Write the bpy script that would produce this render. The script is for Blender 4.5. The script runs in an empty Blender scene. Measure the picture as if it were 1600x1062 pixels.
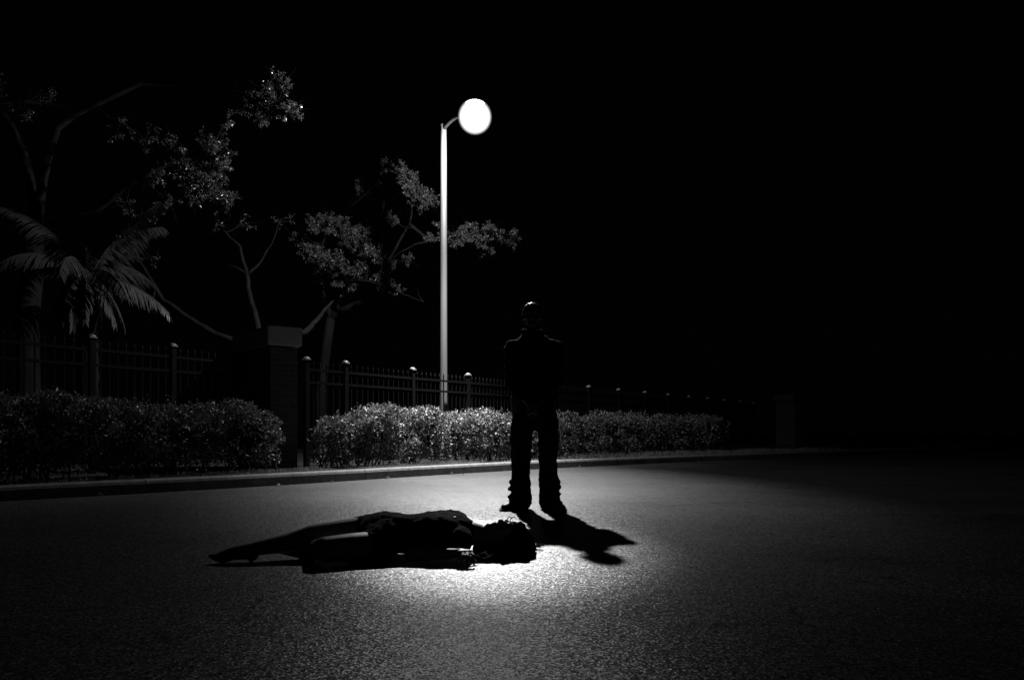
import bpy, bmesh, math, random
from mathutils import Vector, Matrix, noise, Euler

R = math.radians
random.seed(7)
scene = bpy.context.scene
col = scene.collection
V = Vector

# ------------------------------------------------------------------ camera facts (metres)
CAM_H, FPX, HOR = 0.675, 1150.0, 675.0          # eye height, focal length and horizon row in a 1600 px wide frame


def at(px, y, Y):
    """real-world point seen at column px, row y of the photograph when it stands Y metres away"""
    return V(((px - 800.0) * Y / FPX, Y, CAM_H + (HOR - y) * Y / FPX))


def gx(px, Y, z):
    return V(((px - 800.0) * Y / FPX, Y, z))


# ------------------------------------------------------------------ materials (a monochrome night: greys only)
def new_mat(name):
    m = bpy.data.materials.new(name)
    m.use_nodes = True
    nt = m.node_tree
    b = nt.nodes['Principled BSDF']
    return m, nt, b


def grey(v):
    return (v, v, v, 1)


def noise_node(nt, scale, detail=4, rough=0.6, coord='Object', stretch=None):
    tc = nt.nodes.new('ShaderNodeTexCoord')
    n = nt.nodes.new('ShaderNodeTexNoise')
    n.inputs['Scale'].default_value = scale
    n.inputs['Detail'].default_value = detail
    n.inputs['Roughness'].default_value = rough
    src = tc.outputs[coord]
    if stretch:
        mp = nt.nodes.new('ShaderNodeMapping')
        mp.inputs['Scale'].default_value = stretch
        nt.links.new(src, mp.inputs['Vector'])
        src = mp.outputs['Vector']
    nt.links.new(src, n.inputs['Vector'])
    return n


def ramp(nt, src, stops):
    r = nt.nodes.new('ShaderNodeValToRGB')
    els = r.color_ramp.elements
    els[0].position, els[0].color = stops[0][0], grey(stops[0][1])
    els[1].position, els[1].color = stops[-1][0], grey(stops[-1][1])
    for p, v in stops[1:-1]:
        e = els.new(p)
        e.color = grey(v)
    nt.links.new(src, r.inputs['Fac'])
    return r


def mottled(name, lo, hi, scale, rough=0.7, spec=0.4, bump=0.0, bscale=None, metal=0.0, stretch=None, coord='Object'):
    m, nt, b = new_mat(name)
    n = noise_node(nt, scale, 5, 0.65, coord, stretch)
    r = ramp(nt, n.outputs['Fac'], [(0.3, lo), (0.7, hi)])
    nt.links.new(r.outputs['Color'], b.inputs['Base Color'])
    b.inputs['Roughness'].default_value = rough
    b.inputs['Specular IOR Level'].default_value = spec
    b.inputs['Metallic'].default_value = metal
    if bump:
        n2 = noise_node(nt, bscale or scale * 4, 5, 0.7, coord, stretch)
        bp = nt.nodes.new('ShaderNodeBump')
        bp.inputs['Strength'].default_value = bump
        bp.inputs['Distance'].default_value = 0.02
        nt.links.new(n2.outputs['Fac'], bp.inputs['Height'])
        nt.links.new(bp.outputs['Normal'], b.inputs['Normal'])
    return m


def make_asphalt():
    m, nt, b = new_mat('asphalt')
    L = nt.links
    big = noise_node(nt, 0.35, 4, 0.55)
    streak = noise_node(nt, 1.0, 5, 0.6, stretch=(0.25, 0.9, 1))
    agg = noise_node(nt, 330, 3, 0.75)
    vor_tc = nt.nodes.new('ShaderNodeTexCoord')
    vor = nt.nodes.new('ShaderNodeTexVoronoi')
    vor.inputs['Scale'].default_value = 138
    L.new(vor_tc.outputs['Object'], vor.inputs['Vector'])
    # base colour: aggregate stones in dark binder, with worn and oil-darkened areas
    cb = ramp(nt, vor.outputs['Color'], [(0.12, 0.008), (0.5, 0.035), (0.84, 0.09), (0.93, 0.30)])
    cw = ramp(nt, streak.outputs['Fac'], [(0.3, 0.7), (0.7, 1.15)])
    mul = nt.nodes.new('ShaderNodeMixRGB')
    mul.blend_type = 'MULTIPLY'
    mul.inputs['Fac'].default_value = 1
    L.new(cb.outputs['Color'], mul.inputs[1])
    L.new(cw.outputs['Color'], mul.inputs[2])
    # worn, chipped spots and dark oil stains
    chip = noise_node(nt, 1.0, 6, 0.72, stretch=(3.2, 5.5, 1))
    ch = ramp(nt, chip.outputs['Fac'], [(0.60, 1.0), (0.66, 0.25)])
    stain = noise_node(nt, 0.8, 3, 0.5)
    sn = ramp(nt, stain.outputs['Fac'], [(0.56, 1.0), (0.70, 0.5)])
    wear = nt.nodes.new('ShaderNodeMixRGB')
    wear.blend_type = 'MULTIPLY'
    wear.inputs['Fac'].default_value = 1
    L.new(ch.outputs['Color'], wear.inputs[1])
    L.new(sn.outputs['Color'], wear.inputs[2])
    mul0 = nt.nodes.new('ShaderNodeMixRGB')
    mul0.blend_type = 'MULTIPLY'
    mul0.inputs['Fac'].default_value = 1
    L.new(mul.outputs['Color'], mul0.inputs[1])
    L.new(wear.outputs['Color'], mul0.inputs[2])
    spc = ramp(nt, ch.outputs['Color'], [(0.25, 0.35), (1.0, 0.95)])
    L.new(spc.outputs['Color'], b.inputs['Specular IOR Level'])
    # sparse hairline cracks
    ctc = noise_node(nt, 1.6, 3, 0.6)
    addv = nt.nodes.new('ShaderNodeMixRGB')
    addv.inputs['Fac'].default_value = 0.12
    L.new(vor_tc.outputs['Object'], addv.inputs[1])
    L.new(ctc.outputs['Color'], addv.inputs[2])
    crack = nt.nodes.new('ShaderNodeTexVoronoi')
    crack.feature = 'DISTANCE_TO_EDGE'
    crack.inputs['Scale'].default_value = 0.75
    L.new(addv.outputs['Color'], crack.inputs['Vector'])
    cr = ramp(nt, crack.outputs['Distance'], [(0.0, 0.0), (0.009, 1.0)])
    gate = noise_node(nt, 1.3, 3, 0.6)
    gr = ramp(nt, gate.outputs['Fac'], [(0.52, 1.0), (0.60, 0.0)])
    mx = nt.nodes.new('ShaderNodeMath')
    mx.operation = 'MAXIMUM'
    L.new(cr.outputs['Color'], mx.inputs[0])
    L.new(gr.outputs['Color'], mx.inputs[1])
    mul2 = nt.nodes.new('ShaderNodeMixRGB')
    mul2.blend_type = 'MULTIPLY'
    mul2.inputs['Fac'].default_value = 0.85
    L.new(mul0.outputs['Color'], mul2.inputs[1])
    L.new(mx.outputs[0], mul2.inputs[2])
    L.new(mul2.outputs['Color'], b.inputs['Base Color'])
    rr = ramp(nt, big.outputs['Fac'], [(0.3, 0.35), (0.7, 0.42)])
    L.new(rr.outputs['Color'], b.inputs['Roughness'])
    b.inputs['Specular IOR Level'].default_value = 0.9
    # bump: stones + fine grit + cracks
    s1 = nt.nodes.new('ShaderNodeMath')
    s1.operation = 'MULTIPLY_ADD'
    L.new(agg.outputs['Fac'], s1.inputs[0])
    s1.inputs[1].default_value = 0.6
    L.new(vor.outputs['Distance'], s1.inputs[2])
    s2 = nt.nodes.new('ShaderNodeMath')
    s2.operation = 'MULTIPLY'
    L.new(s1.outputs[0], s2.inputs[0])
    L.new(mx.outputs[0], s2.inputs[1])
    geo = nt.nodes.new('ShaderNodeNewGeometry')          # every stone tilts its own way, so single stones glint
    fac = nt.nodes.new('ShaderNodeVectorMath')
    fac.operation = 'MULTIPLY_ADD'
    L.new(vor.outputs['Color'], fac.inputs[0])
    fac.inputs[1].default_value = (0.36, 0.36, 0.0)
    fac.inputs[2].default_value = (-0.18, -0.18, 0.0)
    addn = nt.nodes.new('ShaderNodeVectorMath')
    addn.operation = 'ADD'
    L.new(geo.outputs['Normal'], addn.inputs[0])
    L.new(fac.outputs[0], addn.inputs[1])
    nrm = nt.nodes.new('ShaderNodeVectorMath')
    nrm.operation = 'NORMALIZE'
    L.new(addn.outputs[0], nrm.inputs[0])
    bp = nt.nodes.new('ShaderNodeBump')
    L.new(nrm.outputs[0], bp.inputs['Normal'])
    bp.inputs['Strength'].default_value = 0.22
    bp.inputs['Distance'].default_value = 0.004
    L.new(s2.outputs[0], bp.inputs['Height'])
    L.new(bp.outputs['Normal'], b.inputs['Normal'])
    return m


def make_leaf(name, lo, hi, rough, trans=0.25):
    m, nt, b = new_mat(name)
    L = nt.links
    n = noise_node(nt, 2.2, 3, 0.6)
    n2 = noise_node(nt, 23, 2, 0.6)
    mixn = nt.nodes.new('ShaderNodeMath')
    mixn.operation = 'MULTIPLY_ADD'
    L.new(n2.outputs['Fac'], mixn.inputs[0])
    mixn.inputs[1].default_value = 0.5
    mm = nt.nodes.new('ShaderNodeMath')
    mm.operation = 'MULTIPLY'
    L.new(n.outputs['Fac'], mm.inputs[0])
    mm.inputs[1].default_value = 0.5
    L.new(mm.outputs[0], mixn.inputs[2])
    r = ramp(nt, mixn.outputs[0], [(0.36, lo), (0.62, hi)])
    L.new(r.outputs['Color'], b.inputs['Base Color'])
    b.inputs['Roughness'].default_value = rough
    b.inputs['Specular IOR Level'].default_value = 0.5
    t = nt.nodes.new('ShaderNodeBsdfTranslucent')
    L.new(r.outputs['Color'], t.inputs['Color'])
    mix = nt.nodes.new('ShaderNodeMixShader')
    mix.inputs['Fac'].default_value = trans
    out = nt.nodes['Material Output']
    L.new(b.outputs[0], mix.inputs[1])
    L.new(t.outputs[0], mix.inputs[2])
    L.new(mix.outputs[0], out.inputs['Surface'])
    return m


def make_brick():
    m, nt, b = new_mat('dark_brick')
    L = nt.links
    tc = nt.nodes.new('ShaderNodeTexCoord')
    # use x+y so both pairs of faces get running bond
    sep = nt.nodes.new('ShaderNodeSeparateXYZ')
    L.new(tc.outputs['Object'], sep.inputs[0])
    add = nt.nodes.new('ShaderNodeMath')
    add.operation = 'ADD'
    L.new(sep.outputs['X'], add.inputs[0])
    L.new(sep.outputs['Y'], add.inputs[1])
    cmb = nt.nodes.new('ShaderNodeCombineXYZ')
    L.new(add.outputs[0], cmb.inputs['X'])
    L.new(sep.outputs['Z'], cmb.inputs['Y'])
    br = nt.nodes.new('ShaderNodeTexBrick')
    br.inputs['Scale'].default_value = 1.0
    br.inputs['Brick Width'].default_value = 0.205
    br.inputs['Row Height'].default_value = 0.072
    br.inputs['Mortar Size'].default_value = 0.006
    br.inputs['Color1'].default_value = grey(0.03)
    br.inputs['Color2'].default_value = grey(0.055)
    br.inputs['Mortar'].default_value = grey(0.085)
    L.new(cmb.outputs[0], br.inputs['Vector'])
    n = noise_node(nt, 30, 4, 0.7)
    mul = nt.nodes.new('ShaderNodeMixRGB')
    mul.blend_type = 'MULTIPLY'
    mul.inputs['Fac'].default_value = 0.6
    L.new(br.outputs['Color'], mul.inputs[1])
    L.new(n.outputs['Color'], mul.inputs[2])
    L.new(mul.outputs['Color'], b.inputs['Base Color'])
    b.inputs['Roughness'].default_value = 0.85
    bp = nt.nodes.new('ShaderNodeBump')
    bp.invert = True
    bp.inputs['Strength'].default_value = 0.8
    bp.inputs['Distance'].default_value = 0.008
    L.new(br.outputs['Fac'], bp.inputs['Height'])
    L.new(bp.outputs['Normal'], b.inputs['Normal'])
    return m


M = {}
M['asphalt'] = make_asphalt()
M['kerb'] = mottled('kerb_concrete', 0.10, 0.19, 9, 0.85, 0.3, 0.5, 60)
M['soil'] = mottled('soil', 0.008, 0.022, 3, 0.95, 0.2, 0.6, 25)
M['grass'] = make_leaf('grass_blade', 0.09, 0.20, 0.55, 0.3)
M['hedge'] = make_leaf('hedge_leaf', 0.055, 0.17, 0.47, 0.25)
M['leaf'] = make_leaf('tree_leaf', 0.04, 0.11, 0.40, 0.25)
M['gloss_leaf'] = make_leaf('glossy_leaf', 0.03, 0.085, 0.26, 0.15)
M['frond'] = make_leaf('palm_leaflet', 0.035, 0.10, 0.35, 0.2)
M['dark_frond'] = make_leaf('shaded_palm_leaflet', 0.006, 0.016, 0.95, 0.15)  # shade put into the colour: darker copy of the palm leaflet
M['dry_frond'] = make_leaf('dry_palm_frond', 0.03, 0.06, 0.85, 0.2)
M['bark'] = mottled('bark', 0.005, 0.016, 7, 0.95, 0.05, 0.9, 22, stretch=(1, 1, 0.25))
M['brick'] = make_brick()
M['cap_stone'] = mottled('cap_render', 0.20, 0.27, 6, 0.9, 0.2, 0.25, 90)
M['dim_stone'] = mottled('dimmed_cap_render', 0.03, 0.06, 6, 0.95, 0.1, 0.25, 90)  # cap colour darkened to stand in for weak light at the far pillar
M['iron'] = mottled('black_painted_iron', 0.003, 0.006, 14, 0.6, 0.05, 0.1, 80)
M['iron_cap'] = mottled('pale_post_cap', 0.12, 0.24, 20, 0.4, 0.5)  # paler grey than the posts below
M['pole'] = mottled('galvanised_pole', 0.07, 0.105, 5, 0.5, 0.4, 0.08, 60, stretch=(1, 1, 0.15))
M['lamp_metal'] = mottled('lamp_housing', 0.03, 0.05, 12, 0.45, 0.5)
M['cloth_dark'] = mottled('dark_jacket_cloth', 0.006, 0.012, 30, 0.95, 0.04, 0.3, 220)
M['trouser_cloth'] = mottled('dark_trouser_cloth', 0.010, 0.016, 30, 0.95, 0.1, 0.3, 260)
M['dress_cloth'] = mottled('dark_dress_cloth', 0.004, 0.008, 40, 0.95, 0.05, 0.4, 180)
M['skin'] = mottled('skin', 0.18, 0.23, 18, 0.5, 0.4, 0.05, 120)
M['skin_dark'] = mottled('tanned_skin', 0.05, 0.07, 18, 0.45, 0.4, 0.05, 120)
M['hair'] = mottled('dark_hair', 0.004, 0.009, 60, 0.9, 0.015)
M['short_hair'] = mottled('short_dark_hair', 0.012, 0.022, 60, 0.42, 0.5)
M['leather'] = mottled('black_leather', 0.010, 0.018, 40, 0.5, 0.4)


def make_glow():
    m, nt, b = new_mat('frosted_lamp_glass')
    L = nt.links
    nt.nodes.remove(b)
    tr = nt.nodes.new('ShaderNodeBsdfTransparent')
    em = nt.nodes.new('ShaderNodeEmission')
    lw = nt.nodes.new('ShaderNodeLayerWeight')          # frosted globe round a small bulb: dimmer towards the rim
    lw.inputs['Blend'].default_value = 0.5
    inv = nt.nodes.new('ShaderNodeMath')
    inv.operation = 'SUBTRACT'
    inv.inputs[0].default_value = 1.0
    L.new(lw.outputs['Facing'], inv.inputs[1])
    pw = nt.nodes.new('ShaderNodeMath')
    pw.operation = 'POWER'
    L.new(inv.outputs[0], pw.inputs[0])
    pw.inputs[1].default_value = 3.0
    st = nt.nodes.new('ShaderNodeMath')
    st.operation = 'MULTIPLY_ADD'
    L.new(pw.outputs[0], st.inputs[0])
    st.inputs[1].default_value = 9.0
    st.inputs[2].default_value = 0.06
    L.new(st.outputs[0], em.inputs['Strength'])
    mix = nt.nodes.new('ShaderNodeMixShader')
    mix.inputs['Fac'].default_value = 0.5
    L.new(tr.outputs[0], mix.inputs[1])
    L.new(em.outputs[0], mix.inputs[2])
    L.new(mix.outputs[0], nt.nodes['Material Output'].inputs['Surface'])
    return m


M['glow'] = make_glow()


# ------------------------------------------------------------------ mesh helpers
def link(name, me, mat, parent=None, loc=None, smooth=False):
    o = bpy.data.objects.new(name, me)
    col.objects.link(o)
    if mat:
        me.materials.append(mat)
    if smooth:
        me.polygons.foreach_set('use_smooth', [True] * len(me.polygons))
    if parent:
        o.parent = parent
    if loc is not None:
        o.location = loc
    return o


class MB:
    """collects faces and links them as ONE mesh object"""

    def __init__(s):
        s.v, s.f = [], []

    def quad(s, a, b, c, d):
        i = len(s.v)
        s.v += [a, b, c, d]
        s.f.append((i, i + 1, i + 2, i + 3))

    def box(s, c, size, rot=None, taper=1.0):
        i = len(s.v)
        hx, hy, hz = size[0] / 2, size[1] / 2, size[2] / 2
        for z, t in ((-hz, 1.0), (hz, taper)):
            for x, y in ((-hx, -hy), (hx, -hy), (hx, hy), (-hx, hy)):
                p = V((x * t, y * t, z))
                if rot:
                    p = rot @ p
                s.v.append(V(c) + p)
        s.f += [(i + 3, i + 2, i + 1, i), (i + 4, i + 5, i + 6, i + 7)]
        for k in range(4):
            j = (k + 1) % 4
            s.f.append((i + k, i + j, i + 4 + j, i + 4 + k))

    def tube(s, pts, rads, sides=8, cap=True):
        pts = [V(p) for p in pts]
        i0 = len(s.v)
        up = V((0.31, 0.17, 0.93)).normalized()
        prev = None
        for k, p in enumerate(pts):
            d = (pts[min(k + 1, len(pts) - 1)] - pts[max(k - 1, 0)]).normalized()
            if prev is None:
                a = d.cross(up)
                if a.length < 1e-3:
                    a = d.cross(V((1, 0, 0)))
            else:
                a = prev - d * prev.dot(d)
                if a.length < 1e-5:
                    a = d.cross(up)
            a.normalize()
            prev = a
            b = d.cross(a)
            for q in range(sides):
                t = 2 * math.pi * q / sides
                s.v.append(p + (a * math.cos(t) + b * math.sin(t)) * rads[k])
        for k in range(len(pts) - 1):
            for q in range(sides):
                q2 = (q + 1) % sides
                s.f.append((i0 + k * sides + q, i0 + k * sides + q2, i0 + (k + 1) * sides + q2, i0 + (k + 1) * sides + q))
        if cap:
            s.f.append(tuple(i0 + q for q in reversed(range(sides))))
            e = i0 + (len(pts) - 1) * sides
            s.f.append(tuple(e + q for q in range(sides)))

    def lathe(s, prof, n=32, c=(0, 0, 0)):
        i0 = len(s.v)
        for r, z in prof:
            for q in range(n):
                t = 2 * math.pi * q / n
                s.v.append(V((c[0] + r * math.cos(t), c[1] + r * math.sin(t), c[2] + z)))
        for k in range(len(prof) - 1):
            for q in range(n):
                q2 = (q + 1) % n
                s.f.append((i0 + k * n + q, i0 + k * n + q2, i0 + (k + 1) * n + q2, i0 + (k + 1) * n + q))

    def leaf(s, p, d, u, L, W, fold=0.25):
        """one leaf: a folded rhombus from p along d, u is its flat side"""
        w = d.cross(u)
        if w.length < 1e-4:
            w = V((1, 0, 0))
        w.normalize()
        n = w.cross(d)
        i = len(s.v)
        s.v += [p, p + d * (L * .45) + w * (W * .5) + n * (W * fold), p + d * L, p + d * (L * .45) - w * (W * .5) + n * (W * fold)]
        s.f += [(i, i + 1, i + 2), (i, i + 2, i + 3)]

    def build(s, name, mat, parent=None, smooth=False, loc=None):
        me = bpy.data.meshes.new(name)
        me.from_pydata([tuple(p) for p in s.v], [], s.f)
        me.update()
        return link(name, me, mat, parent, loc, smooth)


def tag(o, label=None, cat=None, group=None, kind=None):
    if label:
        o['label'] = label
    if cat:
        o['category'] = cat
    if group:
        o['group'] = group
    if kind:
        o['kind'] = kind
    return o


def empty(name, loc, label, cat, group=None, rz=0.0):
    o = bpy.data.objects.new(name, None)
    o.empty_display_size = 0.2
    col.objects.link(o)
    o.location = loc
    o.rotation_euler = (0, 0, rz)
    return tag(o, label, cat, group)


def rnd_dir():
    while True:
        d = V((random.uniform(-1, 1), random.uniform(-1, 1), random.uniform(-1, 1)))
        if 0.05 < d.length < 1:
            return d.normalized()


# ------------------------------------------------------------------ blobs: many rounded volumes grown into ONE surface
_ico = bmesh.new()
bmesh.ops.create_icosphere(_ico, subdivisions=3, radius=1)
ICO_V = [v.co.copy() for v in _ico.verts]
ICO_F = [tuple(v.index for v in f.verts) for f in _ico.faces]
_ico.free()
_ico = bmesh.new()
bmesh.ops.create_icosphere(_ico, subdivisions=2, radius=1)
ICO2_V = [v.co.copy() for v in _ico.verts]
ICO2_F = [tuple(v.index for v in f.verts) for f in _ico.faces]
_ico.free()


class Blob:
    def __init__(s):
        s.v, s.f = [], []

    def ell(s, c, r, rot=None):
        c = V(c)
        if not hasattr(r, '__len__'):
            r = (r, r, r)
        small = max(r) < 0.03
        VV, FF = (ICO2_V, ICO2_F) if small else (ICO_V, ICO_F)
        i = len(s.v)
        for p in VV:
            q = V((p.x * r[0], p.y * r[1], p.z * r[2]))
            if rot:
                q = rot @ q
            s.v.append(c + q)
        s.f += [tuple(k + i for k in f) for f in FF]

    def cap(s, p0, r0, p1, r1, flat=(1, 1, 1)):
        p0, p1 = V(p0), V(p1)
        L = (p1 - p0).length
        n = max(2, int(L / (min(r0, r1) * 0.22)) + 1)
        n = min(n, 60)
        for k in range(n + 1):
            t = k / n
            r = r0 + (r1 - r0) * t
            s.ell(p0.lerp(p1, t), (r * flat[0], r * flat[1], r * flat[2]))

    def chain(s, pts, flat=(1, 1, 1)):
        for (a, ra), (b, rb) in zip(pts[:-1], pts[1:]):
            s.cap(a, ra, b, rb, flat)

    def build(s, name, mat, parent, voxel=0.008, smooth=4, wrinkle=None):
        me = bpy.data.meshes.new(name)
        me.from_pydata([tuple(p) for p in s.v], [], s.f)
        o = bpy.data.objects.new(name, me)
        col.objects.link(o)
        md = o.modifiers.new('r', 'REMESH')
        md.mode = 'VOXEL'
        md.voxel_size = voxel
        if smooth:
            sm = o.modifiers.new('s', 'SMOOTH')
            sm.iterations = smooth
            sm.factor = 0.5
        dg = bpy.context.evaluated_depsgraph_get()
        me2 = bpy.data.meshes.new_from_object(o.evaluated_get(dg))
        o.modifiers.clear()
        o.data = me2
        bpy.data.meshes.remove(me)
        me2.name = name
        me2.materials.clear()
        me2.materials.append(mat)
        if wrinkle:
            amp, sc, fn = wrinkle
            co = [v.co + v.normal * (amp * fn(v.co) * noise.fractal(v.co * sc, 0.8, 2.0, 3)) for v in me2.vertices]
            for v, c in zip(me2.vertices, co):
                v.co = c
            me2.update()
        me2.polygons.foreach_set('use_smooth', [True] * len(me2.polygons))
        o.parent = parent
        return o


# ------------------------------------------------------------------ kerb line and ground
KERB = [V(p) for p in ((-40, -26), (-22, -9), (-12, 0.6), (-7.4, 4.95), (-5.05, 7.15), (-3.85, 8.36), (-2.55, 9.86), (-1.05, 11.74),
                       (0.75, 13.75), (3.9, 16.6), (6.2, 18.5), (12, 23.2), (30, 38), (90, 88), (220, 196))]


def catmull(P, t):
    n = len(P) - 1
    i = min(int(t), n - 1)
    u = t - i
    p0, p1, p2, p3 = P[max(i - 1, 0)], P[i], P[i + 1], P[min(i + 2, n)]
    return 0.5 * ((2 * p1) + (p2 - p0) * u + (2 * p0 - 5 * p1 + 4 * p2 - p3) * u * u + (3 * p1 - p0 - 3 * p2 + p3) * u ** 3)


KL = [catmull(KERB, k / 24) for k in range(24 * (len(KERB) - 1) + 1)]
KN = []
for k in range(len(KL)):
    d = (KL[min(k + 1, len(KL) - 1)] - KL[max(k - 1, 0)]).normalized()
    KN.append(V((-d.y, d.x)))


def along(px, n):
    """ground point n metres behind the kerb face, in the direction of column px"""
    best = None
    for k in range(60, len(KL) - 60):
        p = KL[k] + KN[k] * n
        if p.y < 1.5:
            continue
        e = abs(800 + FPX * p.x / p.y - px)
        if best is None or e < best[0]:
            best = (e, p, k)
    return best[1], best[2]


TOP = 0.15
mb = MB()
mb.quad(V((-300, -60, 0)), V((300, -60, 0)), V((300, 300, 0)), V((-300, 300, 0)))
road = tag(mb.build('road', M['asphalt']), kind='structure')

mb = MB()                                           # raised ground behind the kerb
for k in range(len(KL) - 1):
    a, b = KL[k] + KN[k] * 0.15, KL[k + 1] + KN[k + 1] * 0.15
    prev = [a, b]
    for off in (0.6, 1.5, 4, 14, 60, 260):
        c, d = KL[k] + KN[k] * off, KL[k + 1] + KN[k + 1] * off
        mb.quad(V((prev[0].x, prev[0].y, TOP - .012)), V((prev[1].x, prev[1].y, TOP - .012)), V((d.x, d.y, TOP - .012)), V((c.x, c.y, TOP - .012)))
        prev = [c, d]
tag(mb.build('planted_ground', M['soil']), kind='structure')

# kerb: cast lengths with a rounded nose and open joints
PROF = [(0, -0.05), (0.008, 0.105), (0.018, 0.132), (0.036, 0.147), (0.06, 0.15), (0.15, 0.15), (0.15, -0.05)]
mb = MB()
dist = 0.0
seg = []


def flush(seg):
    if len(seg) < 2:
        return
    i0 = len(mb.v)
    m_ = len(PROF)
    for p, n in seg:
        w = noise.noise(V((p.x, p.y, 0)) * 1.7) * 0.006
        for a, z in PROF:
            q = p + n * (a + w)
            mb.v.append(V((q.x, q.y, z + w * 0.6)))
    for k in range(len(seg) - 1):
        for j in range(m_ - 1):
            mb.f.append((i0 + k * m_ + j, i0 + (k + 1) * m_ + j, i0 + (k + 1) * m_ + j + 1, i0 + k * m_ + j + 1))
    mb.f.append(tuple(i0 + j for j in range(m_)))
    mb.f.append(tuple(i0 + (len(seg) - 1) * m_ + j for j in reversed(range(m_))))


acc = 0.0
step = 0.25
pts = []
for k in range(len(KL) - 1):
    L = (KL[k + 1] - KL[k]).length
    n = max(1, int(L / step))
    for j in range(n):
        pts.append((KL[k].lerp(KL[k + 1], j / n), KN[k].lerp(KN[k + 1], j / n)))
cur = []
run = 0.0
for k in range(len(pts)):
    cur.append(pts[k])
    if k:
        run += (pts[k][0] - pts[k - 1][0]).length
    if run > 3.0:
        last = cur[-1]
        prevp = cur[-2]
        d = (last[0] - prevp[0]).normalized()
        cur[-1] = (last[0] - d * 0.009, last[1])
        flush(cur)
        cur = [last]
        run = 0.0
flush(cur)
tag(mb.build('kerb', M['kerb'], smooth=False), kind='structure')

# grass: blades along the strip behind the kerb (uncountable)
mb = MB()
random.seed(11)
K0 = along(-60, 0.3)[1]
K1 = along(1330, 0.3)[1]
for _ in range(26000):
    t = K0 + (K1 - K0) * random.random()
    k = int(t)
    f = t - k
    far = min(1.0, max(0.0, (k - along(800, 0.3)[1]) / 40.0)) if False else 0
    p = KL[k].lerp(KL[k + 1], f)
    nrm = KN[k]
    off = 0.14 + abs(random.gauss(0, 0.35))
    if p.x > 1:
        off = 0.14 + random.random() ** 1.3 * 1.5
    g = noise.noise(V((p.x, p.y, off)) * 1.3)
    if g < -0.25 and random.random() < 0.8:
        continue
    q = p + nrm * off
    h = random.uniform(0.02, 0.055) * (1.0 if p.x < 1 else 1.9) * (1 + 0.7 * g)
    a = random.uniform(0, 6.28)
    lean = V((math.cos(a), math.sin(a), 0)) * h * random.uniform(0.1, 0.7)
    b = V((-math.sin(a), math.cos(a), 0)) * 0.004
    base = V((q.x, q.y, TOP - .014))
    i = len(mb.v)
    mb.v += [base - b, base + b, base + lean * .4 + V((0, 0, h * .6)) + b * .6, base + lean + V((0, 0, h))]
    mb.f += [(i, i + 1, i + 2), (i, i + 2, i + 3)]
tag(mb.build('grass', M['grass']), kind='stuff')


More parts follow.
